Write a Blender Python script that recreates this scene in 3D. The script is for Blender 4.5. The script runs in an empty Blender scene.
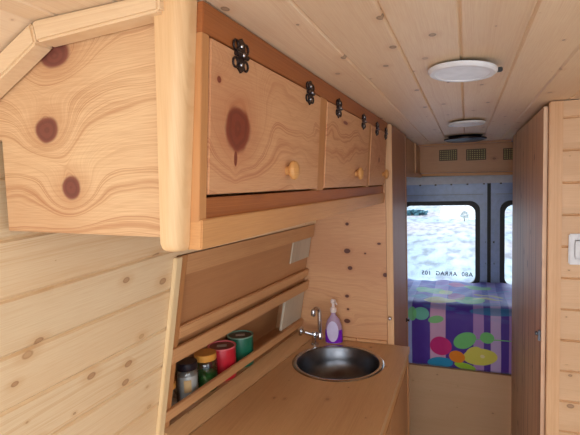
import bpy, bmesh, math, random
from mathutils import Vector, Matrix
random.seed(7)
C = bpy.context.scene.collection
H = 1.90            # eye height: every z below is written relative to the eye, floor at -H
FLOOR = -H
PI = math.pi

# ------------------------------------------------------------------ shader helpers
class NT:
    def __init__(s, name):
        s.m = bpy.data.materials.new(name); s.m.use_nodes = True
        s.t = s.m.node_tree; s.n = s.t.nodes; s.l = s.t.links
        s.n.clear()
        s.out = s.n.new('ShaderNodeOutputMaterial')
    def put(s, v, sock):
        if hasattr(v, 'is_output'): s.l.new(v, sock)
        elif isinstance(v, (tuple, list)):
            v = tuple(v)
            if len(sock.default_value) == 4 and len(v) == 3: v = v + (1,)
            sock.default_value = v
        else: sock.default_value = v
    def M(s, op, a, b=0.0, c=0.0):
        n = s.n.new('ShaderNodeMath'); n.operation = op
        s.put(a, n.inputs[0]); s.put(b, n.inputs[1]); s.put(c, n.inputs[2])
        return n.outputs[0]
    def add(s, a, b): return s.M('ADD', a, b)
    def sub(s, a, b): return s.M('SUBTRACT', a, b)
    def mul(s, a, b): return s.M('MULTIPLY', a, b)
    def smooth(s, v, lo, hi, a=0.0, b=1.0):
        n = s.n.new('ShaderNodeMapRange'); n.interpolation_type = 'SMOOTHSTEP'
        s.put(v, n.inputs[0]); s.put(lo, n.inputs[1]); s.put(hi, n.inputs[2]); s.put(a, n.inputs[3]); s.put(b, n.inputs[4])
        return n.outputs[0]
    def mix(s, f, a, b, mode='MIX'):
        n = s.n.new('ShaderNodeMix'); n.data_type = 'RGBA'; n.blend_type = mode
        s.put(f, n.inputs[0]); s.put(a, n.inputs[6]); s.put(b, n.inputs[7])
        return n.outputs[2]
    def vec(s, x, y, z=0.0):
        n = s.n.new('ShaderNodeCombineXYZ'); s.put(x, n.inputs[0]); s.put(y, n.inputs[1]); s.put(z, n.inputs[2]); return n.outputs[0]
    def noise(s, v, scale=1.0, detail=2.0, rough=.5):
        n = s.n.new('ShaderNodeTexNoise'); s.put(v, n.inputs['Vector']); n.inputs['Scale'].default_value = scale
        n.inputs['Detail'].default_value = detail; n.inputs['Roughness'].default_value = rough; return n.outputs['Fac']
    def coords(s, origin=(0, 0, 0)):
        n = s.n.new('ShaderNodeTexCoord'); a = s.n.new('ShaderNodeVectorMath'); a.operation = 'ADD'
        s.l.new(n.outputs['Object'], a.inputs[0]); a.inputs[1].default_value = origin
        x = s.n.new('ShaderNodeSeparateXYZ'); s.l.new(a.outputs[0], x.inputs[0]); return x.outputs[0], x.outputs[1], x.outputs[2]
    def bsdf(s, **k):
        p = s.n.new('ShaderNodeBsdfPrincipled')
        for kk, v in k.items(): s.put(v, p.inputs[kk.replace('_', ' ')])
        return p.outputs[0]
    def bump(s, h, dist=.001, strength=.5):
        n = s.n.new('ShaderNodeBump'); s.put(h, n.inputs['Height']); n.inputs['Distance'].default_value = dist
        n.inputs['Strength'].default_value = strength; return n.outputs[0]
    def fin(s, sh): s.l.new(sh, s.out.inputs[0]); return s.m

def srgb(r, g, b):
    f = lambda c: (c/255/12.92 if c/255 <= .04045 else ((c/255+.055)/1.055)**2.4)
    return (f(r), f(g), f(b), 1)

def flat(name, col, rough=.5, metal=0.0, **k):
    t = NT(name)
    n = t.noise(t.vec(*t.coords()), 30, 2)
    c = t.mix(t.smooth(n, .3, .7), tuple(x*.94 for x in col[:3]), tuple(min(1, x*1.05) for x in col[:3]))
    return t.fin(t.bsdf(Base_Color=c, Roughness=rough, Metallic=metal, **k))

def wood(name, light, mid, knotc, u='y', v='z', w='x', freq=60, warp=.03, knots=(), rk=.0, rks=5.0, plank=None, var=.10,
         origin=(0, 0, 0), rough=.45, line=.6, ku=1.6, kv=9.0, vs=0.0, seed=0.0, streak=0.0, streakc=None, knot_h=5.5):
    """grain runs along u; v is across the grain.  knots: (u, v, ru, rv)."""
    t = NT(name); x, y, z = t.coords(origin); ax = dict(x=x, y=y, z=z)
    U, V, Wd = ax[u], ax[v], ax[w]
    if vs: V = t.add(V, t.mul(Wd, vs))
    if plank:
        period, off = plank
        idx = t.M('FLOOR', t.M('DIVIDE', t.sub(V, off), period))
        wn = t.n.new('ShaderNodeTexWhiteNoise'); wn.noise_dimensions = '1D'; t.l.new(t.add(idx, seed + .37), wn.inputs['W'])
        rnd = wn.outputs['Value']
    else:
        rnd = t.M('ADD', 0.0, .5)
    Uo = t.add(t.add(U, seed), t.mul(rnd, 13.0))
    n1 = t.sub(t.noise(t.vec(t.mul(Uo, ku), t.mul(V, kv), t.mul(rnd, 9.0)), 1, 3, .42), .5)
    f = t.add(t.add(V, t.mul(rnd, .37)), t.mul(n1, warp*2))
    kmask = None; hmask = None; rmask = None
    for (a, b, ra, rb) in knots:
        nz = t.mul(t.sub(t.noise(t.vec(t.mul(U, 22), t.mul(V, 22)), 1, 1), .5), .5)
        du = t.M('DIVIDE', t.sub(U, a), ra); dv = t.M('DIVIDE', t.sub(V, b), rb)
        d2 = t.add(t.mul(du, du), t.mul(dv, dv))
        g = t.M('POWER', 2.718, t.mul(d2, -.21))
        f = t.add(f, t.mul(g, rb*knot_h))
        d = t.add(t.M('SQRT', d2), nz)
        m = t.smooth(d, .78, 1.08, 1.0, 0.0)
        hal = t.smooth(d, 1.0, 2.4, .3, 0.0)
        rg = t.smooth(t.M('SINE', t.add(t.mul(d, 13.0), t.mul(nz, 9.0))), -.2, .9, 0.0, 1.0); rmask = t.mul(rg, m) if rmask is None else t.M('MAXIMUM', rmask, t.mul(rg, m))
        hmask = hal if hmask is None else t.M('MAXIMUM', hmask, hal)
        kmask = m if kmask is None else t.M('MAXIMUM', kmask, m)
    ph = t.mul(f, freq)
    n1d = t.n.new('ShaderNodeTexNoise'); n1d.noise_dimensions = '1D'; t.l.new(t.mul(ph, .45), n1d.inputs['W']); n1d.inputs['Detail'].default_value = 1
    ph = t.add(ph, t.mul(n1d.outputs['Fac'], 2.2))
    tt = t.M('FRACT', ph)
    wr = t.n.new('ShaderNodeTexWhiteNoise'); wr.noise_dimensions = '1D'; t.l.new(t.add(t.M('FLOOR', ph), .5), wr.inputs['W'])
    ramp = t.smooth(wr.outputs['Value'], .15, 1.0, .28, 1.2)
    ln = t.mul(t.M('POWER', tt, 1.8), t.smooth(tt, .84, 1.0, 1.0, 0.0))
    ln = t.mul(ln, ramp)
    pn = t.noise(t.vec(t.mul(Uo, 2.1), t.mul(V, 5), 3.0), 1, 2)
    ln = t.mul(ln, t.smooth(pn, .3, .7, .35, 1.0))
    fib = t.noise(t.vec(t.mul(Uo, 14), t.mul(V, 420), 0.0 if vs else t.mul(Wd, 60)), 1, 2)
    col = t.mix(t.mul(ln, line), light, mid)
    col = t.mix(t.smooth(fib, .35, .7, 0, .22), col, mid)
    tone = t.noise(t.vec(t.mul(Uo, 1.3), t.mul(V, 3.5), 7.0), 1, 2)
    col = t.mix(t.smooth(tone, .35, .75, 0, .35), col, mid)
    if streak:
        st = t.noise(t.vec(t.mul(Uo, .8), t.mul(V, 26), 1.0), 1, 2)
        col = t.mix(t.smooth(st, .5, .72, 0, streak), col, streakc or knotc)
    if plank:
        k = t.M('MULTIPLY_ADD', rnd, var*2, 1-var)
        col = t.mix(1.0, col, t.vec(k, k, k), 'MULTIPLY')
    if rk:
        vo = t.n.new('ShaderNodeTexVoronoi'); vo.voronoi_dimensions = '2D'; vo.feature = 'F1'
        t.l.new(t.vec(t.mul(Uo, rks), t.mul(V, rks*1.45)), vo.inputs['Vector']); vo.inputs['Scale'].default_value = 1
        sc = t.n.new('ShaderNodeSeparateColor'); t.l.new(vo.outputs['Color'], sc.inputs[0])
        rad = t.mul(t.smooth(sc.outputs[0], .2, 1.0, 0, 1), rk)
        dd = t.M('DIVIDE', vo.outputs['Distance'], t.add(rad, .0001))
        km = t.smooth(dd, .6, 1.05, 1.0, 0.0)
        halo = t.smooth(dd, 1.0, 3.2, .35, 0.0)
        col = t.mix(halo, col, mid)
        deep = t.smooth(sc.outputs[1], .15, .5, .35, 1)
        kc = t.mix(deep, mid, knotc)
        ring = t.smooth(dd, .45, .95, .45, 1.0)
        col = t.mix(t.mul(km, ring), col, kc)
    if kmask is not None:
        col = t.mix(hmask, col, mid)
        kc = t.mix(t.mul(rmask, .4), tuple(min(1, c*1.05) for c in knotc[:3]), tuple(c*.55 for c in knotc[:3]))
        col = t.mix(t.mul(kmask, .95), col, kc)
    b = t.bump(t.add(fib, t.mul(ln, -.6)), .0006, .35)
    return t.fin(t.bsdf(Base_Color=col, Roughness=rough, Normal=b))

def glass(name, tint, gloss=.12):
    t = NT(name)
    tr = t.n.new('ShaderNodeBsdfTransparent'); t.put(tint, tr.inputs[0])
    gl = t.n.new('ShaderNodeBsdfGlossy'); gl.inputs['Roughness'].default_value = .04
    lw = t.n.new('ShaderNodeLayerWeight'); lw.inputs[0].default_value = .35
    mx = t.n.new('ShaderNodeMixShader'); t.put(t.add(t.mul(lw.outputs['Fresnel'], .7), gloss*.2), mx.inputs[0])
    t.l.new(tr.outputs[0], mx.inputs[1]); t.l.new(gl.outputs[0], mx.inputs[2])
    return t.fin(mx.outputs[0])

# ------------------------------------------------------------------ mesh helpers
def hexa(bm, p):
    """p: 8 points, bottom loop 0-3 then top loop 4-7"""
    v = [bm.verts.new(q) for q in p]
    for f in ((3, 2, 1, 0), (4, 5, 6, 7), (0, 1, 5, 4), (1, 2, 6, 5), (2, 3, 7, 6), (3, 0, 4, 7)):
        bm.faces.new([v[i] for i in f])
def box(bm, x0, x1, y0, y1, z0, z1):
    hexa(bm, [(x0, y0, z0), (x1, y0, z0), (x1, y1, z0), (x0, y1, z0), (x0, y0, z1), (x1, y0, z1), (x1, y1, z1), (x0, y1, z1)])
def prism(bm, poly, vec):
    """closed polygon (3-D points) swept by vec"""
    vec = Vector(vec)
    a = [bm.verts.new(p) for p in poly]; b = [bm.verts.new(Vector(p)+vec) for p in poly]
    n = len(a)
    bm.faces.new(list(reversed(a))); bm.faces.new(b)
    for i in range(n): bm.faces.new((a[i], a[(i+1) % n], b[(i+1) % n], b[i]))
def lathe(bm, prof, loc, axis=(0, 0, 1), seg=32, sx=1.0, sy=1.0, rot=0.0):
    """prof: list of (r, h) along axis"""
    q = Vector((0, 0, 1)).rotation_difference(Vector(axis).normalized()); loc = Vector(loc)
    rings = []
    for r, h in prof:
        if r < 1e-6: rings.append([bm.verts.new(loc + q @ Vector((0, 0, h)))])
        else:
            rings.append([bm.verts.new(loc + q @ (Matrix.Rotation(rot, 3, 'Z') @ Vector((r*sx*math.cos(2*PI*i/seg), r*sy*math.sin(2*PI*i/seg), h)))) for i in range(seg)])
    for a, b in zip(rings, rings[1:]):
        if len(a) == 1 and len(b) == 1: continue
        for i in range(seg):
            j = (i+1) % seg
            if len(a) == 1: f = (a[0], b[j], b[i])
            elif len(b) == 1: f = (a[i], a[j], b[0])
            else: f = (a[i], a[j], b[j], b[i])
            bm.faces.new(f)
def tube(bm, pts, r, seg=12):
    pts = [Vector(p) for p in pts]; rings = []
    rr = r if isinstance(r, (list, tuple)) else [r]*len(pts)
    up = Vector((.31, .2, .93)).normalized()
    for i, p in enumerate(pts):
        d = (pts[min(i+1, len(pts)-1)] - pts[max(i-1, 0)]).normalized()
        a = d.cross(up).normalized(); b = d.cross(a)
        rings.append([bm.verts.new(p + (a*math.cos(2*PI*k/seg) + b*math.sin(2*PI*k/seg))*rr[i]) for k in range(seg)])
    for a, b in zip(rings, rings[1:]):
        for k in range(seg): bm.faces.new((a[k], a[(k+1) % seg], b[(k+1) % seg], b[k]))
    bm.faces.new(list(reversed(rings[0]))); bm.faces.new(rings[-1])
def arc(fn, n): return [fn(i/(n-1)) for i in range(n)]

def obj(name, bm, mat, parent=None, bevel=0.0, smooth=False, origin=None):
    """link one mesh; coordinates are eye-relative, moved into the thing's own frame"""
    o_ = Vector(parent['_o']) if parent is not None else Vector(origin or (0, 0, 0))
    bmesh.ops.recalc_face_normals(bm, faces=bm.faces)
    if bevel:
        es = [e for e in bm.edges if len(e.link_faces) == 2 and e.calc_face_angle(0) > .6]
        bmesh.ops.bevel(bm, geom=es, offset=bevel, segments=2, affect='EDGES', clamp_overlap=True)
    bmesh.ops.translate(bm, verts=bm.verts, vec=-o_)
    if smooth:
        for f in bm.faces: f.smooth = True
    me = bpy.data.meshes.new(name); bm.to_mesh(me); bm.free()
    me.materials.append(mat)
    ob = bpy.data.objects.new(name, me); C.objects.link(ob)
    if smooth:
        try: me.set_sharp_from_angle(angle=.7)
        except Exception: pass
    if parent is not None: ob.parent = parent
    else: ob.location = o_ + Vector((0, 0, H))
    ob['_o'] = tuple(o_)
    return ob
def thing(name, label, cat, loc, group=None):
    o = bpy.data.objects.new(name, None); C.objects.link(o); o.empty_display_size = .05
    o.location = Vector(loc) + Vector((0, 0, H)); o['_o'] = tuple(loc)
    tag(o, label, cat, group); return o
def tag(o, label, cat, group=None):
    o['label'] = label; o['category'] = cat
    if group: o['group'] = group
    return o
def struct(name, bm, mat, bevel=0.0, smooth=False):
    o = obj(name, bm, mat, None, bevel, smooth); o['kind'] = 'structure'; return o
def B(*a):
    bm = bmesh.new()
    if a: box(bm, *a)
    return bm

# ------------------------------------------------------------------ colours / materials
PINE = srgb(236, 210, 170); PINEM = srgb(208, 160, 106); KN = srgb(120, 66, 38)
CEILL = srgb(250, 226, 192); CEILM = srgb(222, 182, 142)
ORNG = srgb(176, 106, 56); ORNGM = srgb(128, 66, 30)
PLY = srgb(228, 178, 122); PLYM = srgb(186, 118, 66); PLYK = srgb(118, 56, 40)
m_wall = wood('pine_cladding', PINE, PINEM, srgb(140, 76, 30), 'y', 'z', 'y', vs=-.06, freq=90, rk=.13, rks=8.5, plank=(.121, -.1255), seed=3, line=.6, var=.05, ku=1.2, kv=8)
m_ceil = wood('pine_ceiling', CEILL, CEILM, srgb(66, 36, 24), 'y', 'x', 'z', freq=95, rk=.075, rks=6.0, plank=(.1205, -.012), seed=11, line=.5, var=.05, ku=1.2, kv=8)
m_side = wood('cabinet_side_ply', srgb(232, 196, 150), srgb(170, 102, 58), srgb(120, 62, 54), 'x', 'z', 'y', freq=85, warp=.06,
              knots=[(-.691, .111, .028, .024), (-.643, .008, .024, .021), (-.662, .236, .036, .022)], line=.95, ku=2.6, kv=5, origin=(-.6, .585, -.08))
m_post = wood('pine_post', srgb(232, 192, 142), srgb(206, 154, 100), KN, 'z', 'x', 'y', freq=95, warp=.006, line=.5, kv=6, ku=.8)
m_trim = wood('pine_trim', srgb(238, 208, 168), srgb(210, 166, 116), KN, 'x', 'z', 'y', freq=120, warp=.006, line=.5)
m_frame = wood('stained_pine_frame', ORNG, ORNGM, srgb(70, 34, 18), 'y', 'z', 'x', freq=120, warp=.008, rk=.07, rks=4, line=.7, seed=5)
m_frame2 = wood('pine_frame_board', srgb(218, 162, 104), srgb(176, 114, 62), srgb(90, 44, 24), 'y', 'z', 'x', freq=110, warp=.009, line=.6, seed=2)
m_stile = wood('pine_stile', srgb(204, 146, 92), srgb(170, 106, 58), KN, 'z', 'y', 'x', freq=110, warp=.006, line=.5)
def door_mat(i, knots, hh=1.6):
    return wood('door_ply_%d' % i, srgb(222, 172, 126), srgb(176, 98, 60), srgb(126, 54, 38), 'y', 'z', 'x', freq=52, warp=.15, knots=knots,
                origin=(-.6, .585, -.08), line=.8, kv=4.0, ku=2.6, seed=i*3.3, knot_h=hh+1.6)
m_doors = [door_mat(0, [(.712, .102, .050, .040), (.645, .175, .007, .006), (.705, .05, .006, .014)], 3.4), door_mat(1, [(1.42, .195, .03, .006)]), door_mat(2, [(2.0, .10, .014, .012)])]
m_far = wood('galley_side_ply', srgb(218, 166, 120), srgb(172, 104, 66), srgb(84, 32, 20), 'x', 'z', 'y', freq=60, warp=.09,
             knots=[(-.559, -.203, .010, .009), (-.562, -.34, .017, .013), (-.548, -.427, .013, .011), (-.567, -.572, .011, .009), (-.57, -.702, .018, .012),
                    (-.373, -.454, .012, .012), (-.563, -.64, .007, .006), (-.47, -.35, .006, .005), (-.40, -.30, .01, .006)], line=.45, kv=4, origin=(-.34, 2.18, FLOOR))
m_work = wood('varnished_worktop', srgb(214, 170, 122), srgb(170, 122, 78), srgb(96, 56, 32), 'y', 'x', 'z', freq=50, warp=.03, rk=.05, rks=5, line=.35, rough=.34, seed=8)
m_rack = wood('rack_pine', srgb(216, 164, 114), srgb(172, 114, 70), srgb(90, 46, 24), 'y', 'z', 'x', freq=100, warp=.008, line=.5, seed=4)
m_rackback = wood('rack_back_ply', srgb(196, 142, 96), srgb(162, 106, 66), KN, 'y', 'z', 'x', freq=22, warp=.03, line=.3, seed=6)
m_grey = wood('bare_grey_ply', srgb(204, 190, 168), srgb(158, 140, 116), srgb(90, 76, 60), 'z', 'y', 'x', freq=70, warp=.012, line=.6, seed=9)
m_strip = wood('pine_strip', srgb(240, 214, 168), srgb(214, 172, 116), KN, 'z', 'y', 'x', freq=120, warp=.005, line=.5)
m_ward = wood('wardrobe_boards', srgb(236, 202, 168), srgb(200, 150, 116), srgb(110, 60, 40), 'z', 'y', 'x', freq=70, warp=.012, line=.35, plank=(.16, 1.93),
              streak=.6, streakc=srgb(146, 94, 70), rk=.09, rks=4.5, seed=1, var=.1)
m_wardend = wood('wardrobe_end_pine', srgb(228, 188, 146), srgb(204, 156, 110), srgb(96, 52, 30), 'x', 'z', 'y', freq=90, rk=.1, rks=6.5, plank=(.1205, -.022), seed=14, line=.35, var=.05)
m_wpost = wood('wardrobe_post_pine', srgb(230, 186, 140), srgb(200, 142, 92), KN, 'z', 'x', 'y', freq=90, warp=.004, line=.5)
m_tall = wood('tall_cabinet_pine', srgb(180, 130, 96), srgb(146, 94, 66), srgb(90, 46, 30), 'z', 'y', 'x', freq=40, warp=.01, line=.4, seed=3)
m_board = wood('bed_board_ply', srgb(216, 176, 136), srgb(196, 150, 108), srgb(130, 84, 54), 'x', 'z', 'y', freq=26, warp=.03, rk=.04, rks=6, line=.3, seed=7)
m_over = wood('overhead_box_ply', srgb(206, 156, 112), srgb(170, 116, 76), srgb(90, 44, 28), 'x', 'z', 'y', freq=32, warp=.03, rk=.06, rks=4, line=.45, seed=12)
m_floor = wood('floor_boards', srgb(150, 112, 80), srgb(112, 78, 52), srgb(60, 36, 22), 'y', 'x', 'z', freq=50, plank=(.15, 0), line=.4, var=.12, rough=.4)
m_base = wood('base_cabinet_ply', srgb(190, 136, 88), srgb(156, 102, 60), KN, 'z', 'y', 'x', freq=40, line=.4, seed=5)
m_knob = wood('turned_knob_pine', srgb(216, 160, 96), srgb(178, 116, 62), KN, 'y', 'z', 'x', freq=160, warp=.01, line=.5)
m_bronze = flat('dark_bronze', srgb(58, 46, 44), .38, .75)
m_screw = flat('bright_screw', srgb(190, 186, 188), .25, 1.0)
m_chrome = flat('chrome', srgb(212, 214, 220), .08, 1.0)
m_steel = flat('brushed_steel', srgb(112, 114, 120), .3, 1.0)
m_rim = flat('steel_rim', srgb(176, 174, 172), .24, 1.0)
m_black = flat('black_rubber', srgb(22, 24, 28), .5)
m_dark = flat('dark_void', srgb(30, 24, 20), .8)
m_paint = flat('van_door_paint', srgb(160, 184, 222), .3)
m_paintd = flat('van_pillar_paint', srgb(150, 162, 186), .35)
m_liner = flat('white_headliner', srgb(206, 210, 222), .5)
m_white = flat('white_plastic', srgb(232, 234, 238), .35)
m_diff = flat('lamp_diffuser', srgb(240, 244, 250), .3)
m_red = flat('red_tin', srgb(196, 30, 48), .35)
m_green = flat('green_tin', srgb(22, 104, 78), .35)
m_redlid = flat('dark_red_lid', srgb(112, 34, 40), .3)
m_greenlid = flat('dark_green_lid', srgb(34, 44, 38), .3)
m_redrim = flat('pink_rim', srgb(226, 110, 116), .3)
m_greenrim = flat('pale_green_rim', srgb(120, 160, 138), .3)
m_tag = flat('lid_sticker', srgb(190, 180, 172), .5)
m_blid = flat('black_lid', srgb(26, 24, 34), .3)
m_olid = flat('amber_lid', srgb(216, 150, 66), .35)
m_glass = glass('jar_glass', (.86, .9, .92), .3)
m_herb = flat('dried_herbs', srgb(64, 128, 52), .8)
m_spice = flat('pale_spice', srgb(222, 214, 206), .8)
m_beige = flat('beige_card', srgb(204, 170, 120), .7)
m_soap = flat('clear_lilac_plastic', srgb(206, 170, 202), .15, **{'Transmission_Weight': .35})
m_liquid = flat('violet_liquid', srgb(122, 30, 190), .15)
m_label = flat('lilac_label', srgb(212, 200, 234), .4)
m_pump = flat('cream_pump', srgb(234, 214, 206), .35)
m_van = flat('van_body_paint', srgb(215, 216, 218), .4)
m_pane = glass('window_glass', (.93, .97, 1.0), .15)
m_ink = flat('etched_ink', srgb(24, 30, 40), .5)
m_mattress = flat('mattress_ticking', srgb(210, 206, 200), .9)

# ------------------------------------------------------------------ SETTING
bm = B(-1.05, .95, -1.1, 4.10, FLOOR-.03, FLOOR)
struct('floor', bm, m_floor)

# ceiling: tongue and groove planks with V joints, running to the back
ZC = .28
def grooved(bm, a0, seams, a1, make, gw=.004, gd=.004):
    """strip of faces between a0 and a1 with a V at each seam; make(a, depth) -> pair of 3-D points"""
    xs = [(a0, 0)]
    for s in seams: xs += [(s-gw, 0), (s, gd), (s+gw*.6, gd*.6), (s+gw*1.5, 0)]
    xs.append((a1, 0))
    prev = None
    for a, d in xs:
        p, q = make(a, d); cur = (bm.verts.new(p), bm.verts.new(q))
        if prev: bm.faces.new((prev[0], cur[0], cur[1], prev[1]))
        prev = cur
bm = bmesh.new()
seams = [-.012+.1205*k for k in range(-5, 8)]
grooved(bm, -.668, [s for s in seams if -.64 < s < .93], .95, lambda a, d: ((a, -.9, ZC+d+.0), (a, 3.76, ZC+d)), .0035, .005)
# sloped plank down to the left wall
for (x0, z0, x1, z1) in ((-.668, ZC, -.93, .155),):
    v = [bm.verts.new(p) for p in ((x0, -.9, z0), (x0, 3.76, z0), (x1, 3.76, z1), (x1, -.9, z1))]
    bm.faces.new(v)
bmesh.ops.translate(bm, verts=bm.verts, vec=(0, 0, .004))
struct('ceiling', bm, m_ceil)
struct('trim_1', B(-.345, .30, 3.60, 3.63, ZC-.012, ZC+.003), m_over, .002).name = 'trim_1'

# left wall: leaning, narrowing towards the back
LEAN = .18; TAP = .075
def wx(y, z, d=0):
    k = max(0.0, z+.10)
    return -.802 + LEAN*(min(z, -.10)+.18) - .10*k + TAP*(y-1.1) + d
def wp(y, z, d=0): return (wx(y, z, d), y, z)
Y0R, Y1R = 1.135, 2.205     # rack alcove in the wall
bm = bmesh.new()
wseam = [-.1805-.121*k for k in range(-3, 12)]; wseam = sorted(wseam)
grooved(bm, FLOOR, [s for s in wseam if FLOOR+.15 < s < .30], .345,
        lambda a, d: (wp(-.9, max(a-.12, FLOOR), -d), wp(1.10, a, -d)), .005, .008)
# the wall carries on behind and around the alcove
def quad(bm, *p): bm.faces.new([bm.verts.new(q) for q in p])
for (ya, yb, za, zb) in ((1.10, Y1R, -.20, .225), (1.10, Y1R, FLOOR, -.80), (Y1R, 4.02, FLOOR, .225)):
    quad(bm, wp(ya, za), wp(yb, za), wp(yb, min(zb, -.1)), wp(ya, min(zb, -.1)))
    if zb > -.1: quad(bm, wp(ya, -.1), wp(yb, -.1), wp(yb, zb), wp(ya, zb))
struct('wall_left', bm, m_wall)
# upright cover strip where the cladding ends
bm = bmesh.new()
hexa(bm, [wp(1.085, -.90, 0), wp(1.085, -.90, .014), wp(1.112, -.90, .014), wp(1.112, -.90, 0),
          wp(1.085, -.205, 0), wp(1.085, -.205, .014), wp(1.112, -.205, .014), wp(1.112, -.205, 0)])
struct('trim_2', bm, m_strip, .002)

# right-hand inner wall and van skin
struct('wall_right', B(.90, .93, 1.95, 4.02, FLOOR, ZC), m_wardend)
bm = B(-1.10, -1.07, -1.1, 4.10, FLOOR-.3, .33); struct('wall_left_skin', bm, m_van)
bm = B(-1.10, 1.0, -.95, 4.10, .30, .36); struct('ceiling_skin', bm, m_van)
bm = B(.96, 1.0, .50, 4.10, FLOOR-.3, .30); struct('wall_right_skin', bm, m_van)
bm = B(.96, 1.0, -1.1, -.35, FLOOR-.3, .30); struct('wall_right_front_skin', bm, m_van)

# rear doors
YD = 4.02
def rounded(x0, x1, z0, z1, r, n=6):
    pts = []
    for cx, cz, a0 in ((x1-r, z1-r, 0), (x0+r, z1-r, 90), (x0+r, z0+r, 180), (x1-r, z0+r, 270)):
        for i in range(n+1):
            a = math.radians(a0+90*i/n); pts.append((cx+r*math.cos(a), cz+r*math.sin(a)))
    return pts
def frame_ring(bm, outer, inner, y0, y1):
    n = len(outer)
    vo = [[bm.verts.new((p[0], y, p[1])) for p in outer] for y in (y0, y1)]
    vi = [[bm.verts.new((p[0], y, p[1])) for p in inner] for y in (y0, y1)]
    for i in range(n):
        j = (i+1) % n
        bm.faces.new((vo[0][i], vo[0][j], vi[0][j], vi[0][i])); bm.faces.new((vo[1][i], vi[1][i], vi[1][j], vo[1][j]))
        bm.faces.new((vo[0][i], vo[1][i], vo[1][j], vo[0][j])); bm.faces.new((vi[0][i], vi[0][j], vi[1][j], vi[1][i]))
def rear_door(n, x0, x1, wx0, wx1, flip):
    z0, z1 = FLOOR, .02; wz0, wz1 = -.885, -.205
    win = rounded(wx0, wx1, wz0, wz1, .07)
    # panel with a rounded window opening
    bm = bmesh.new()
    outer = []
    for (px, pz) in win:
        cx, cz = (wx0+wx1)/2, (wz0+wz1)/2
        dx, dz = px-cx, pz-cz
        s = min(((x1-cx) if dx > 0 else (cx-x0))/max(abs(dx), 1e-6), ((z1-cz) if dz > 0 else (cz-z0))/max(abs(dz), 1e-6))
        outer.append((cx+dx*s, cz+dz*s))
    frame_ring(bm, outer, win, YD, YD+.05)
    for ex, ez in ((x0, z0), (x1, z0), (x0, z1), (x1, z1)):      # square the corners
        best = sorted(range(len(outer)), key=lambda i: (outer[i][0]-ex)**2+(outer[i][1]-ez)**2)[:2]
        if all((outer[i][0]-ex)**2+(outer[i][1]-ez)**2 > 1e-8 for i in best):
            p, q = outer[best[0]], outer[best[1]]
            prism(bm, [(p[0], YD, p[1]), (ex, YD, ez), (q[0], YD, q[1])], (0, .05, 0))
    d = struct('door_%d' % n, bm, m_paint)
    bm = bmesh.new()                                          # raised inner pressing round the glass
    frame_ring(bm, rounded(wx0-.07, wx1+.07, wz0-.07, wz1+.055, .09), rounded(wx0-.03, wx1+.03, wz0-.03, wz1+.03, .08), YD-.018, YD-.001)
    obj('inner_pressing', bm, m_paint, d, .006)
    bm = bmesh.new()
    frame_ring(bm, rounded(wx0-.031, wx1+.031, wz0-.031, wz1+.031, .08), rounded(wx0+.006, wx1-.006, wz0+.006, wz1-.006, .066), YD-.016, YD+.035)
    obj('window_seal', bm, m_black, d, .004)
    bm = bmesh.new()
    prism(bm, [(p[0], YD+.018, p[1]) for p in rounded(wx0-.004, wx1+.004, wz0-.004, wz1+.004, .07)], (0, .005, 0))
    obj('window_pane', bm, m_pane, d)
    bm = bmesh.new(); box(bm, x0+.03, x1-.03, YD-.012, YD-.001, -.125, -.118)
    obj('crease', bm, m_paintd, d, .003)
    bm = bmesh.new()
    for xx, zz in ((x1-.02 if flip < 0 else x0+.025, -.52), (x1-.02 if flip < 0 else x0+.03, -.70)):
        lathe(bm, [(0, .006), (.007, .005), (.009, 0)], (xx, YD-.0005, zz), (0, -1, 0), 12)
    obj('grommet', bm, m_black, d)
    return d
d1 = rear_door(1, -.72, .160, -.52, .075, -1)
d2 = rear_door(2, .188, .95, .285, .87, 1)
bm = B(.160, .188, YD+.01, YD+.045, FLOOR, .02); struct('trim_3', bm, m_black)
bm = B(-1.07, -.72, YD, YD+.05, FLOOR, .30)
box(bm, -.72, .96, YD, YD+.05, .02, .30); struct('wall_back', bm, m_paintd)
# mirrored etched lettering on the left rear pane (reads from outside)
def text_mesh(name, s, size, mat, parent, loc, rot):
    cu = bpy.data.curves.new(name, 'FONT'); cu.body = s; cu.size = size; cu.extrude = .0008; cu.align_x = 'CENTER'
    cu.space_character = 1.12; cu.offset = .0008
    o = bpy.data.objects.new(name, cu); C.objects.link(o)
    bpy.context.view_layer.update()
    dg = bpy.context.evaluated_depsgraph_get()
    me = bpy.data.meshes.new_from_object(o.evaluated_get(dg)); bpy.data.objects.remove(o)
    me.materials.clear(); me.materials.append(mat)
    me.transform(Matrix.Translation(Vector(loc)) @ rot)
    if parent is not None: me.transform(Matrix.Translation(-Vector(parent['_o'])))
    ob = bpy.data.objects.new(name, me); C.objects.link(ob); ob.parent = parent; return ob
text_mesh('etched_lettering', 'A80  ARRAG  105', .050, m_ink, d1, (-.16, YD+.0245, -.822), Matrix.Rotation(PI, 4, 'Z') @ Matrix.Rotation(PI/2, 4, 'X'))
# white liner and painted header between the overhead box and the doors
bm = B(-.86, .90, 3.80, YD-.002, -.030, .035); struct('trim_4', bm, m_liner, .01)
bm = bmesh.new()
for k in range(8):
    box(bm, -.36+k*.12, -.345+k*.12, 3.792, 3.81, -.038, -.028)
struct('trim_5', bm, m_bronze, .002)

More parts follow.
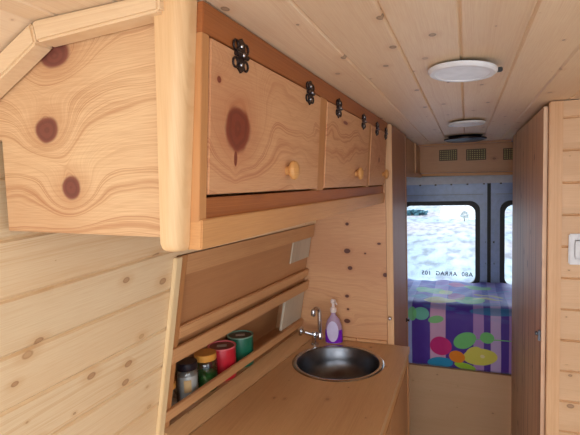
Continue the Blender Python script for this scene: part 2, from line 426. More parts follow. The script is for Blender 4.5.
# outside
def ground_mat():
    t = NT('pale_dry_field'); x, y, z = t.coords()
    n = t.noise(t.vec(t.mul(x, .9), t.mul(y, .22)), 1, 5, .65)
    n2 = t.noise(t.vec(t.mul(x, 3.0), t.mul(y, .9)), 1, 4)
    n3 = t.noise(t.vec(t.mul(x, .12), t.mul(y, .2), 4.0), 1, 3)
    c = t.mix(t.smooth(n, .35, .65), srgb(140, 152, 160), srgb(112, 126, 138))
    c = t.mix(t.smooth(n3, .4, .65, 0, .7), c, srgb(140, 126, 128))
    c = t.mix(t.smooth(n2, .42, .7, 0, .75), c, srgb(70, 74, 84))
    return t.fin(t.bsdf(Base_Color=c, Roughness=.9))
bm = bmesh.new(); quad(bm, (-90, -40, -2.25), (90, -40, -2.25), (90, 160, -2.25), (-90, 160, -2.25))
g = struct('ground', bm, ground_mat())
m_leaf = flat('bush_leaves', srgb(52, 92, 104), .8)
m_bark = flat('bush_bark', srgb(90, 74, 60), .9)
def bush(label, x, y, r, h, seed):
    rnd = random.Random(seed)
    b = thing('bush', label, 'bush', (x, y, -2.25), 'bushes in the field behind the van')
    bm = bmesh.new()
    for k in range(170):
        a = rnd.uniform(0, 2*PI); e = rnd.uniform(-.3, 1); rr = r*rnd.uniform(.65, 1.05)
        c = Vector((x+rr*math.cos(a)*math.sqrt(1-e*e), y+rr*math.sin(a)*math.sqrt(1-e*e), -2.25+h*.5+h*.5*e))
        n = Vector((rnd.uniform(-1, 1), rnd.uniform(-1, 1), rnd.uniform(-.4, 1))).normalized(); s = r*.22
        t1 = n.orthogonal().normalized()*s; t2 = n.cross(t1).normalized()*s*.6
        quad(bm, c-t1, c+t2, c+t1, c-t2)
    obj('foliage', bm, m_leaf, b)
    bm = bmesh.new(); lathe(bm, [(r*.12, 0), (r*.07, h*.55), (0, h*.6)], (x, y, -2.25), seg=8); obj('stem', bm, m_bark, b)
bush('green bush out in the field, seen near the upper right of left rear window', -.1, 26.0, .22, .55, 3)
bush('dark bluish bush far out, at the top left of left rear window', -3.4, 31.0, .9, .24, 5)

# ------------------------------------------------------------------ UPPER CABINET
def fx(y, z, d=0): return -.3745 + .0125*y + .07*(z-.28) + d     # leaning, slightly tapering face
def fp(y, z, d=0): return (fx(y, z, d), y, z)
def fbox(bm, y0, y1, z0, z1, d0, d1):
    hexa(bm, [fp(y0, z0, d0), fp(y0, z0, d1), fp(y1, z0, d1), fp(y1, z0, d0), fp(y0, z1, d0), fp(y0, z1, d1), fp(y1, z1, d1), fp(y1, z1, d0)])
cab = thing('upper_cabinet', 'long pine wall cabinet with three top-hinged plywood doors above the sink', 'cabinet', (-.6, .585, -.08))
bm = bmesh.new()
prism(bm, [(x, .585, z) for x, z in ((-.425, .282), (-.425, -.078), (-.808, -.070), (-.808, .100), (-.845, .100), (-.845, .20), (-.675, .281))], (0, .018, 0))
o = obj('end_panel', bm, m_side, cab, .001); o['label'] = 'pale plywood end panel with three dark knots'
# corner post, rounded
bm = bmesh.new()
def ppt(dx, y, z): return (fx(.6, z, -.010-(.28-z)*.022)+dx if dx is not None else -.429-(.28-z)*.028, y, z)
prof = [(None, .560), (-.02, .560)] + [(-.02+.02*math.sin(a), .580-.02*math.cos(a)) for a in [i*PI/2/6 for i in range(1, 7)]] + [(0, .596), (None, .596)]
rings = []
for zz, k in ((-.098, .68), (-.0965, .80), (-.092, .92), (-.084, 1.0), (.282, 1.0)):
    pts = [Vector(ppt(a, b, zz)) for a, b in prof]; c = sum(pts, Vector())/len(pts); c.y = .597
    rings.append([bm.verts.new(Vector((c.x+(p.x-c.x)*k, c.y+(p.y-c.y)*k if p.y < .595 else p.y, p.z))) for p in pts])
n = len(prof); bm.faces.new(list(reversed(rings[0]))); bm.faces.new(rings[-1])
for lo, hi in zip(rings, rings[1:]):
    for i in range(n): bm.faces.new((lo[i], lo[(i+1) % n], hi[(i+1) % n], hi[i]))
obj('corner_post', bm, m_post, cab, 0, True)
YE = 2.165
bm = bmesh.new(); fbox(bm, .597, YE, .236, .281, -.02, .0); obj('top_rail', bm, m_frame, cab, .001)
bm = bmesh.new(); fbox(bm, .599, YE, -.0555, -.016, -.05, -.004); obj('bottom_rail', bm, m_frame, cab, .001)
bm = bmesh.new(); fbox(bm, .597, YE, -.098, -.050, -.03, .004); obj('pelmet_board', bm, m_frame2, cab, .002)
for (a, b) in ((.5965, .617), (1.165, 1.222), (1.775, 1.815)):
    bm = bmesh.new(); fbox(bm, a, b, -.055 if a < .7 else -.016, .236, -.02, -.001); obj('stile', bm, m_stile, cab, .001)
bm = bmesh.new()
hexa(bm, [(-.815, .604, -.072), (fx(.6, -.07)-.03, .604, -.072), (fx(YE, -.07)-.03, YE, -.072), (-.69, YE, -.072)] +
         [(-.815, .604, -.060), (fx(.6, -.07)-.03, .604, -.060), (fx(YE, -.07)-.03, YE, -.060), (-.69, YE, -.060)])
obj('bottom_panel', bm, m_rackback, cab)
# mouldings covering the joint with ceiling and slope
bm = bmesh.new(); prism(bm, [(-.411, .584, .2825), (-.411, .584, .256), (-.658, .584, .247), (-.666, .584, .2825)], (0, -.038, 0))
obj('top_moulding', bm, m_trim, cab, .004)
bm = bmesh.new(); prism(bm, [(-.6675, .584, .2815), (-.6595, .584, .246), (-.85, .584, .147), (-.85, .584, .192)], (0, -.038, 0))
obj('slope_moulding', bm, m_trim, cab, .004)
# doors with hinges and knobs
def leaf_poly(sgn):
    pts = [(0, 0), (.005, .004), (.009, .006), (.010, .012), (.006, .016), (.007, .022), (.010, .028), (.005, .031), (0, .036)]
    full = pts + [(-a, b) for a, b in reversed(pts[1:-1])]
    return [(a*1.2, sgn*b) for a, b in full]
def hinge(parent, yc, zc):
    bm = bmesh.new()
    for s in (1, -1):
        poly = leaf_poly(s)
        fr = [bm.verts.new(fp(yc+a, zc+b*.82, .0045)) for a, b in poly]; bk = [bm.verts.new(fp(yc+a, zc+b*.82, .001)) for a, b in poly]
        c = [bm.verts.new(fp(yc, zc+s*.014, .0045)), bm.verts.new(fp(yc, zc+s*.014, .001))]
        n = len(poly)
        for i in range(n):
            j = (i+1) % n
            bm.faces.new((fr[i], fr[j], c[0])); bm.faces.new((bk[j], bk[i], c[1])); bm.faces.new((fr[i], bk[i], bk[j], fr[j]))
    for k in (-1, 1):          # raised scrolls
        for s in (1, -1):
            tube(bm, [fp(yc+k*(.0185+.0085*math.cos(a)), zc+s*.0145+.0082*math.sin(a), .003) for a in [i*2*PI/11 for i in range(12)]], .0021, 6)
    tube(bm, [fp(yc-.021, zc, .005), fp(yc+.021, zc, .005)], .0045, 10)
    h = obj('hinge', bm, m_bronze, parent)
    h['label'] = 'dark bronze butterfly hinge'
    return h
dd = [(.619, 1.163, [.712, 1.071], (.942, .033)), (1.224, 1.773, [1.33, 1.663], (1.585, .034)), (1.817, YE-.004, [1.915, 2.12], (2.105, .038))]
for i, (a, b, hs, kn) in enumerate(dd):
    bm = bmesh.new(); fbox(bm, a, b, -.011, .233, -.016, .001); d = obj('door', bm, m_doors[i], cab, .0015)
    for hy in hs:
        bm = bmesh.new()
        hh = hinge(d, hy, .228)
        # bright screws belong to the hinge look: one mesh per door
    for hy in hs:
        for s in (0, .0155, -.0155):
            bm = bmesh.new(); lathe(bm, [(0, .003), (.003, .002), (.0038, 0)], fp(hy, .228+s, .0046 if s else .0092), (1, 0, 0), 8)
            obj('screw', bm, m_screw, d)
    bm = bmesh.new()
    lathe(bm, [(.010, 0), (.010, .007), (.014, .010), (.0205, .014), (.022, .019), (.019, .025), (.009, .029), (0, .030)], fp(kn[0], kn[1], .0005), (1, 0, .02), 24)
    obj('knob', bm, m_knob, d, smooth=True)

# ------------------------------------------------------------------ WALL RACK
rack = thing('wall_rack', 'two-shelf open pine rack let into the left wall behind the sink', 'shelf', wp(1.65, -.80))
def rbox(bm, y0, y1, z0, z1, d0, d1, e=0):
    hexa(bm, [wp(y0, z0, d0), wp(y0, z0, d1), wp(y1, z0, d1), wp(y1, z0, d0), wp(y0, z1, d0), wp(y0, z1, d1), wp(y1, z1, d1), wp(y1, z1, d0)])
RY0, RY1 = 1.114, 2.17
def rpart(name, mat, *a, bev=.0015):
    bm = bmesh.new(); rbox(bm, *a); return obj(name, bm, mat, rack, bev)
rpart('frame_stile', m_stile, RY0, RY0+.034, -.795, -.203, -.135, .003)
rpart('top_board', m_rack, RY0+.035, RY1, -.268, -.203, -.03, .002)
rpart('upper_back_panel', m_rackback, RY0+.035, RY1, -.52, -.269, -.03, -.016)
rpart('lower_back_panel', m_rackback, RY0+.035, RY1, -.795, -.521, -.150, -.137)
rpart('upper_shelf_board', m_rack, RY0+.035, RY1, -.545, -.533, -.136, -.002)
rpart('back_rail', m_rack, RY0+.036, RY1, -.478, -.436, -.0155, .004, bev=.004)
rpart('front_rail', m_rack, RY0, RY1, -.548, -.498, -.001, .014, bev=.002)
rpart('lip_rail', m_rack, RY0, RY1, -.743, -.706, -.001, .014, bev=.002)
rpart('lower_shelf_board', m_rack, RY0+.035, RY1, -.785, -.772, -.136, -.003)
p = rpart('upper_patch', m_grey, 1.955, RY1-.002, -.374, -.270, -.0155, -.008); p['label'] = 'bare grey plywood patch'
p = rpart('lower_patch', m_grey, 1.945, RY1-.002, -.704, -.550, -.0155, -.003); p['label'] = 'bare grey plywood patch'

# tins and jars on the lower rack shelf
def zs(): return -.772
def tin(name, label, y, d, r, h, mb, ml, mr):
    x, _, _ = wp(y, -.72, d)
    t = thing(name, label, 'tin', (x, y, zs()))
    bm = bmesh.new(); lathe(bm, [(0, 0), (r-.002, 0), (r, .003), (r, h-.006), (r-.001, h-.002), (0, h-.002)], (x, y, zs()), seg=40); obj('body', bm, mb, t, smooth=True)
    bm = bmesh.new(); lathe(bm, [(r-.004, h-.001), (r+.002, h-.001), (r+.002, h+.004), (r-.004, h+.004), (r-.006, h), (r-.004, h-.001)], (x, y, zs()), seg=40); obj('rim', bm, mr, t, smooth=True)
    bm = bmesh.new(); lathe(bm, [(0, h+.0005), (r-.006, h+.0005), (r-.006, h-.0015), (0, h-.0015)], (x, y, zs()), seg=40); l = obj('lid', bm, ml, t)
    bm = bmesh.new(); c = Vector((x, y, zs()+h+.0006)); R_ = Matrix.Rotation(.5, 3, 'Z')
    hexa(bm, [c+R_ @ Vector(q) for q in ((-.02, -.013, 0), (.02, -.013, 0), (.02, .013, 0), (-.02, .013, 0), (-.02, -.013, .0006), (.02, -.013, .0006), (.02, .013, .0006), (-.02, .013, .0006))])
    obj('sticker', bm, m_tag, l)
tin('storage_tin', 'round red tin with a dark lid on the lower rack shelf', 1.545, -.066, .056, .125, m_red, m_redlid, m_redrim)
tin('storage_tin', 'round green tin with a dark lid on the lower rack shelf', 1.685, -.066, .056, .125, m_green, m_greenlid, m_greenrim)
def jar(label, y, d, r, h, ml, fill, fh, tagm=None, group=None):
    x, _, _ = wp(y, -.72, d)
    t = thing('spice_jar', label, 'jar', (x, y, zs()))
    bm = bmesh.new(); lathe(bm, [(0, .001), (r*.9, .001), (r, .008), (r, h*.72), (r*.93, h*.80), (r*.8, h*.84), (r*.8, h*.9)], (x, y, zs()), seg=28); obj('glass_body', bm, m_glass, t, smooth=True)
    bm = bmesh.new(); lathe(bm, [(0, h*.82), (r*.9, h*.82), (r*.93, h*.84), (r*.93, h*.985), (r*.88, h), (0, h)], (x, y, zs()), seg=28); obj('lid', bm, ml, t, smooth=True)
    bm = bmesh.new(); lathe(bm, [(0, .004), (r*.82, .004), (r*.9, .012), (r*.9, fh), (r*.5, fh+.006), (0, fh+.004)], (x, y, zs()), seg=20); obj('contents', bm, fill, t, smooth=True)
    if tagm:
        bm = bmesh.new(); A0 = math.atan2(-y, -x)
        n = 6; w = .32
        fr = [(x+(r+.0008)*math.cos(A0-w+2*w*i/n), y+(r+.0008)*math.sin(A0-w+2*w*i/n)) for i in range(n+1)]
        for i in range(n):
            quad(bm, (*fr[i], zs()+h*.32), (*fr[i+1], zs()+h*.32), (*fr[i+1], zs()+h*.62), (*fr[i], zs()+h*.62))
        obj('label', bm, tagm, t)
jar('small glass jar with an amber lid, tight against the rack end upright', 1.218, -.072, .036, .108, m_olid, m_spice, .04)
jar('glass spice jar with a black lid, between two amber-lidded jars', 1.318, -.062, .041, .148, m_blid, m_spice, .10, m_beige)
jar('glass jar of green herbs with an amber lid, beside the red tin', 1.425, -.060, .046, .142, m_olid, m_herb, .062)

# ------------------------------------------------------------------ WORKTOP, SINK, TAP, SOAP
ZW = -.80
SX, SY, SR = -.540, 1.886, .198
def gx(y): return -.806 + .093*(y-1.539)
bm = bmesh.new()
YA, YB = 1.115, 2.172
outer = [(gx(YA)+.002, YA), (-.258, YA), (-.258, YB), (gx(YB)+.002, YB)]
vo = [bm.verts.new((*p, ZW)) for p in outer]
vc = [bm.verts.new((SX+SR*math.cos(2*PI*i/48), SY+SR*math.sin(2*PI*i/48), ZW)) for i in range(48)]
es = [bm.edges.new((vo[i], vo[(i+1) % 4])) for i in range(4)] + [bm.edges.new((vc[i], vc[(i+1) % 48])) for i in range(48)]
bmesh.ops.triangle_fill(bm, use_beauty=True, use_dissolve=False, edges=es)
r = bmesh.ops.extrude_face_region(bm, geom=bm.faces[:])
bmesh.ops.translate(bm, verts=[v for v in r['geom'] if isinstance(v, bmesh.types.BMVert)], vec=(0, 0, -.028))
wt = obj('worktop', bm, m_work, None, 0, origin=(-.52, 1.65, ZW))
tag(wt, 'brown varnished wooden worktop with a round cut-out holding the steel sink', 'worktop')
bm = bmesh.new()
ZS = ZW+.030
hexa(bm, [(wx(YA, ZW)+.002, YA, ZW-.027), (gx(YA)-.002, YA, ZW-.027), (gx(YB)-.002, YB, ZW-.027), (wx(YB, ZW)+.002, YB, ZW-.027),
          (wx(YA, ZS)+.002, YA, ZS), (gx(YA)-.002, YA, ZW+.0015), (gx(YB)-.002, YB, ZW+.0015), (wx(YB, ZS)+.002, YB, ZS)])
o = obj('worktop_back_strip', bm, m_work, None, .001, origin=(-.83, 1.65, ZW)); tag(o, 'narrow wooden strip along the back of worktop, under the wall rack', 'board')
sink = thing('sink', 'round stainless steel sink basin set into the wooden worktop', 'sink', (SX, SY, ZW))
bm = bmesh.new(); R = .206
lathe(bm, [(SR-.012, .0025), (SR-.006, .0045), (SR, .0045), (R-.002, .003), (R, .0006), (SR-.004, .0006), (SR-.010, -.004), (SR-.012, .0025)], (SX, SY, ZW), seg=64); obj('rim', bm, m_rim, sink, smooth=True)
bm = bmesh.new()
lathe(bm, [(SR-.0115, .0015), (SR-.016, -.006), (SR-.024, -.06), (SR-.038, -.105), (SR-.075, -.130), (.03, -.136), (.0, -.136)], (SX, SY, ZW), seg=64); obj('bowl', bm, m_steel, sink, smooth=True)
bm = bmesh.new(); lathe(bm, [(0, -.130), (.008, -.130), (.022, -.133), (.03, -.1345), (.03, -.1352)], (SX, SY, ZW), seg=28); obj('drain', bm, m_chrome, sink, smooth=True)

FXx, FY = -.708, 2.066
tap = thing('tap', 'small chrome folding tap standing behind the round sink', 'tap', (FXx, FY, ZW))
bm = bmesh.new(); lathe(bm, [(0, 0), (.020, 0), (.020, .006), (.013, .010), (.012, .030), (.015, .036), (.015, .062), (.010, .068), (0, .068)], (FXx, FY, ZW), seg=24); obj('body', bm, m_chrome, tap, smooth=True)
bm = bmesh.new()
tube(bm, [(FXx-.008, FY-.004, ZW+.052), (FXx-.045, FY-.02, ZW+.066)], .010, 12); obj('valve_arm', bm, m_chrome, tap, smooth=True)
bm = bmesh.new()
cv = Vector((FXx-.052, FY-.024, ZW+.068)); ax = Vector((-.037, -.016, .014)).normalized()
lathe(bm, [(0, 0), (.012, 0), (.014, .004), (.014, .016), (.010, .020), (0, .020)], cv, ax, 16)
for k in range(4):
    a = k*PI/2+.4; o1 = ax.orthogonal().normalized(); o2 = ax.cross(o1)
    tube(bm, [cv+ax*.01, cv+ax*.01+(o1*math.cos(a)+o2*math.sin(a))*.026], [.005, .0065], 8)
obj('cross_handle', bm, m_chrome, tap, smooth=True)
sx0, sy0 = FXx+.030, FY-.006
bm = bmesh.new()
tube(bm, [(FXx+.008, FY, ZW+.050), (FXx+.024, FY-.004, ZW+.050)], .009, 12)
lathe(bm, [(0, -.008), (.012, -.008), (.012, .022), (.009, .026), (0, .026)], (sx0, sy0, ZW+.042), seg=16)
path = [(sx0, sy0, ZW+.06), (sx0, sy0, ZW+.12), (sx0, sy0, ZW+.168)] + [(sx0-.002-.009*(1-math.cos(a)), sy0-.018*(1-math.cos(a)), ZW+.172+.020*math.sin(a)) for a in [i*PI/8 for i in range(1, 8)]]
tube(bm, path, .0098, 14)
obj('swivel_spout', bm, m_chrome, tap, smooth=True)
e = Vector(path[-1]); bm = bmesh.new(); lathe(bm, [(0, -.022), (.010, -.022), (.0115, -.018), (.0115, .006), (.009, .010), (0, .010)], e, (0.05, .02, 1), 16); obj('nozzle', bm, m_screw, tap, smooth=True)

BX, BY = -.624, 2.122
soap = thing('soap_bottle', 'clear pump bottle of violet dish soap beside the chrome tap', 'bottle', (BX, BY, ZW))
bz = ZW+.0012
ba = math.atan2(-BY, -BX) + PI/2       # flat side turned to the aisle
bm = bmesh.new(); lathe(bm, [(0, 0), (.040, 0), (.043, .006), (.043, .05), (.040, .09), (.030, .118), (.014, .140), (.011, .150), (.011, .158), (0, .158)], (BX, BY, bz), seg=32, sx=1.0, sy=.62, rot=ba); obj('bottle_body', bm, m_soap, soap, smooth=True)
bm = bmesh.new(); lathe(bm, [(.0434, .004), (.0438, .007), (.0438, .05), (.0425, .068), (.0417, .068), (.0432, .05)], (BX, BY, bz), seg=32, sx=1.0, sy=.63, rot=ba)
obj('liquid', bm, m_liquid, soap, smooth=True)
bm = bmesh.new()
cols = 10; rows = 10; gr = {}
for i in range(cols+1):
    for j in range(rows+1):
        s = -1+2*i/cols; w = -1+2*j/rows
        # disc-mapped oval wrapped on the bottle's front
        u = s*math.sqrt(1-w*w/2); v = w*math.sqrt(1-s*s/2)
        hz = .063+v*.052; rad = .0449 if hz < .05 else .0449-.006*((hz-.05)/.06)**1.5*1.2
        xx = u*.029-.006
        yy = -.63*math.sqrt(max(rad*rad-xx*xx, 0))-.0006
        q = Matrix.Rotation(ba, 3, 'Z') @ Vector((xx, yy, 0))
        if q.dot(Vector((-BX, -BY, 0))) < 0: q = Matrix.Rotation(ba, 3, 'Z') @ Vector((-xx, -yy, 0))
        gr[i, j] = bm.verts.new((BX+q.x, BY+q.y, bz+hz))
for i in range(cols):
    for j in range(rows): bm.faces.new((gr[i, j], gr[i+1, j], gr[i+1, j+1], gr[i, j+1]))
obj('front_label', bm, m_label, soap, smooth=True)
bm = bmesh.new(); lathe(bm, [(0, .156), (.016, .156), (.016, .176), (.010, .180), (.0075, .182), (.0075, .200), (.013, .203), (.013, .216), (.008, .222), (0, .222)], (BX, BY, bz), seg=20)
tube(bm, [(BX, BY, bz+.21), (BX+.016, BY-.018, bz+.211), (BX+.026, BY-.028, bz+.204)], [.006, .005, .004], 10)
obj('pump', bm, m_pump, soap, smooth=True)

# base cabinet under the worktop
base = thing('base_cabinet', 'wooden base cabinet carrying the worktop and sink', 'cabinet', (-.55, 1.65, FLOOR))
ZB = ZW-.030
bm = B(-.95, -.283, YA, YA+.018, FLOOR, ZB); obj('end_panel', bm, m_base, base)
bm = B(-.92, -.283, YB-.018, YB, FLOOR, ZB); obj('end_panel', bm, m_base, base)
bm = B(-.90, -.283, YA+.02, YB-.02, FLOOR+.08, FLOOR+.095); obj('bottom_panel', bm, m_base, base)
bm = B(-.282, -.264, YA, YB, ZB-.05, ZB); obj('top_rail', bm, m_frame2, base, .001)
bm = B(-.282, -.264, YA, YB, FLOOR, FLOOR+.09); obj('kick_rail', bm, m_base, base, .001)
bm = B(-.282, -.262, YB-.045, YB, FLOOR+.091, ZB-.051); obj('corner_stile', bm, m_stile, base, .002)
for a, b in ((YA+.004, 1.61), (1.616, YB-.049)):
    bm = B(-.282, -.264, a, b, FLOOR+.094, ZB-.054); d = obj('door', bm, m_base, base, .002)
    bm = bmesh.new(); lathe(bm, [(.008, 0), (.008, .01), (.017, .018), (.018, .024), (.01, .03), (0, .031)], (-.2635, b-.05 if a < 1.3 else a+.05, ZB-.40), (1, 0, 0), 16); obj('knob', bm, m_knob, d, smooth=True)

# ------------------------------------------------------------------ TALL CABINET (left, past the sink)
tall = thing('tall_cabinet', 'full-height pine cabinet between the sink worktop and the bed', 'cabinet', (-.34, 2.18, FLOOR))
XT = -.333
bm = bmesh.new()
prism(bm, [(XT-.032, 2.18, FLOOR), (XT-.032, 2.18, ZC-.004), (-.70, 2.18, ZC-.004), (-.90, 2.18, .0), (-1.04, 2.18, -.8), (-1.04, 2.18, FLOOR)], (0, .015, 0))
o = obj('side_panel', bm, m_far, tall); o['label'] = 'reddish plywood side panel with a row of dark knots'
bm = B(XT-.031, XT, 2.180, 2.196, FLOOR, ZC-.003); o = obj('corner_trim', bm, m_wpost, tall, .002)
bm = B(XT-.016, XT-.001, 2.198, 2.69, FLOOR, ZC-.003); d = obj('front_panel', bm, m_tall, tall, .001)
bm = B(XT-.03, XT+.002, 2.692, 2.73, FLOOR, ZC-.003); obj('end_post', bm, m_tall, tall, .002)
bm = B(-.80, XT-.034, 2.71, 2.725, FLOOR, ZC-.003); obj('back_side_panel', bm, m_tall, tall)
sk = thing('skirting_batten', 'thin wooden batten lying along the far edge of the worktop', 'batten', (-.56, 2.17, -.7985))
bm = bmesh.new(); prism(bm, [(-.715, 2.178, -.7985), (-.52, 2.178, -.7985), (-.52, 2.178, -.783), (-.715, 2.178, -.783)], (0, -.016, 0))
prism(bm, [(-.518, 2.178, -.7985), (XT-.034, 2.178, -.7985), (XT-.034, 2.178, -.783), (-.518, 2.178, -.783)], (0, -.014, 0))
bmesh.ops.translate(bm, verts=bm.verts, vec=(0, .001, 0)); obj('strip', bm, m_rack, sk, .002)
bm = bmesh.new(); lathe(bm, [(0, 0), (.007, .001), (.008, .006), (.004, .010), (.009, .016), (.006, .021), (0, .022)], (XT-.016, 2.1715, -.665), (0, -1, 0), 12); obj('coat_stud', bm, m_screw, tall, smooth=True)
bm = bmesh.new(); lathe(bm, [(.012, 0), (.012, .004), (.006, .006), (.006, .014), (.010, .018), (0, .02)], (XT-.0008, 2.66, -.82), (1, 0, 0), 14); obj('latch', bm, m_bronze, d, smooth=True)

# ------------------------------------------------------------------ RIGHT WARDROBE
ward = thing('wardrobe', 'full-height pine wardrobe on the right of the aisle', 'wardrobe', (.33, 1.93, FLOOR))
bm = B(.273, .2875, 1.948, 3.16, FLOOR, .268); fr = obj('aisle_panel', bm, m_ward, ward, .001); fr['label'] = 'reddish vertical boards facing the aisle'
bm = B(.288, .333, 1.918, 1.946, FLOOR, .281); obj('corner_post', bm, m_wpost, ward, .003)
bm = bmesh.new()
sm = sorted([-.022+.1205*k for k in range(-14, 3)])
grooved(bm, FLOOR, [s for s in sm if FLOOR+.02 < s < .27], .281, lambda a, d: ((.3335, 1.930+d, a), (.898, 1.930+d, a)), .004, .007)
obj('end_panel', bm, m_wardend, ward)
bm = B(.289, .90, 3.145, 3.16, FLOOR, .27); obj('rear_panel', bm, m_tall, ward)
bm = bmesh.new()
lathe(bm, [(.011, 0), (.011, .003), (.006, .005), (.005, .009), (.009, .013), (.009, .017), (0, .019)], (.2728, 1.972, -.618), (-1, 0, 0), 16)
box(bm, .265, .2728, 1.964, 1.978, -.645, -.605)
obj('latch', bm, m_steel, fr, smooth=True)
sw = thing('light_switch', 'white rocker light switch on the pine wardrobe end by the aisle', 'switch', (.397, 1.93, -.27))
bm = B(.356, .438, 1.918, 1.9292, -.328, -.212); obj('plate', bm, m_white, sw, .004)
bm = B(.374, .420, 1.913, 1.9178, -.305, -.235); obj('rocker', bm, m_white, sw, .003)

# ------------------------------------------------------------------ REAR OVERHEAD BOX
ob_ = thing('overhead_box', 'plywood overhead box with yellow-green vent grilles above rear doors', 'cabinet', (0, 3.75, .05))
ang = -.018
def ox(x, z): return z + ang*x
bm = bmesh.new(); prism(bm, [(-.352, 3.75, .066), (.88, 3.75, .044), (.88, 3.75, ZC-.004), (-.352, 3.75, ZC-.004)], (0, .015, 0)); obj('front_panel', bm, m_over, ob_)
bm = bmesh.new(); prism(bm, [(-.352, 3.748, .040), (.88, 3.748, .020), (.88, 3.748, .043), (-.352, 3.748, .063)], (0, -.012, 0)); obj('bottom_batten', bm, m_frame2, ob_, .002)
m_vent = flat('vent_lattice_wood', srgb(104, 84, 52), .5); m_ventd = flat('vent_mesh', srgb(206, 190, 116), .6)
for x0, x1 in ((-.196, -.070), (.002, .136), (.262, .392)):
    zt, zb = .238-.018*(x0+.19)*1.6, .160-.018*(x0+.19)*1.6
    bm = bmesh.new(); box(bm, x0, x1, 3.744, 3.7495, zb, zt); gq = obj('vent_grille', bm, m_ventd, ob_)
    bm = bmesh.new()
    for k in range(9): xx = x0+(x1-x0)*k/8; box(bm, xx-.0042, xx+.0042, 3.739, 3.7438, zb-.003, zt+.003)
    for k in range(6): zz = zb+(zt-zb)*k/5; box(bm, x0-.004, x1+.004, 3.738, 3.7434, zz-.004, zz+.004)
    obj('lattice', bm, m_vent, gq)
sb = thing('side_overhead_box', 'plywood overhead side box above the left of the bed', 'cabinet', (-.36, 3.3, .05))
bm = B(-.362, -.348, 2.74, 3.745, .035, ZC-.004); obj('aisle_panel', bm, m_over, sb, .001)
bm = B(-.349, -.336, 3.33, 3.36, .035, ZC-.004); obj('upright_batten', bm, m_over, sb, .002)
bm = B(-.70, -.363, 2.74, 3.745, .035, .047); obj('bottom_panel', bm, m_liner, sb)
bm = B(-.352, -.334, 2.74, 3.735, .030, .062); obj('bottom_batten', bm, m_over, sb, .003)

# ------------------------------------------------------------------ CEILING LIGHTS
def downlight(name, label, x, y, r, tilt, drop, mr, md, group=None, clips=True):
    t = thing(name, label, 'ceiling light', (x, y, ZC-drop), group)
    Rm = Matrix.Rotation(tilt[0], 3, 'X') @ Matrix.Rotation(tilt[1], 3, 'Y')
    ax = Rm @ Vector((0, 0, -1)); c = Vector((x, y, ZC-drop))
    bm = bmesh.new(); lathe(bm, [(r*.78, -.001), (r*.80, .006), (r*.93, .006), (r, .001), (r, -.004), (r*.92, -.006), (r*.78, -.004), (r*.78, -.001)], c, ax, 56); obj('trim_ring', bm, mr, t, smooth=True)
    bm = bmesh.new(); lathe(bm, [(0, .0045), (r*.79, .0045), (r*.79, -.003), (0, -.003)], c, ax, 56); obj('diffuser', bm, md, t)
    bm = bmesh.new(); lathe(bm, [(0, -.0031), (r*.76, -.0031), (r*.72, -drop+.001 if drop > .012 else -.006), (0, -drop+.001 if drop > .012 else -.006)], c, ax, 40); obj('housing', bm, m_black, t)
    if clips:
        for sgn in (0, 1):
            p = c + Rm @ Vector((.012 if sgn == 0 else r*.98, r*1.02 if sgn == 0 else .02, .006)); bm = bmesh.new(); box(bm, p.x-.013, p.x+.013, p.y-.006, p.y+.010, p.z-.004, p.z+.006); obj('spring_clip', bm, m_black, t, .002)
    return t
downlight('downlight', 'nearest round white ceiling light, hanging tilted with a gap at its left', -.010, 1.205, .081, (-.05, .07), .013, m_white, m_diff, 'white ceiling lights')
downlight('downlight', 'smaller-looking second round white ceiling light, before the dark disc', .0, 2.33, .085, (0, 0), .010, m_white, m_diff, 'white ceiling lights', clips=False)
t = thing('ceiling_vent', 'dark round disc vent on the ceiling near the bed', 'vent', (-.008, 3.10, ZC))
bm = bmesh.new(); lathe(bm, [(0, .034), (.10, .032), (.128, .022), (.128, .014), (.11, .012), (0, .012)], (-.008, 3.10, ZC), (0, 0, -1), 48); obj('cover_disc', bm, m_bronze, t, smooth=True)
bm = bmesh.new(); lathe(bm, [(0, .012), (.09, .012), (.105, .0), (0, .0)], (-.008, 3.10, ZC+.002), (0, 0, -1), 40); obj('collar', bm, m_black, t, smooth=True)

# ------------------------------------------------------------------ BED
bed = thing('bed', 'plain plywood board bed base across the rear of the van', 'bed', (0, 3.2, FLOOR))
bm = B(-.62, .282, 3.18, 3.196, FLOOR, -1.302); obj('front_board', bm, m_board, bed, .001)
bm = B(-.62, .88, 3.198, 3.98, -1.32, -1.304); obj('platform', bm, m_board, bed)
mt = thing('mattress', 'thick mattress in a purple and lilac striped cover printed with a bright flower', 'mattress', (0, 3.6, -1.302))
obj('core', B(-.60, .86, 3.25, 3.965, -1.302, -.93), m_mattress, mt, .02)

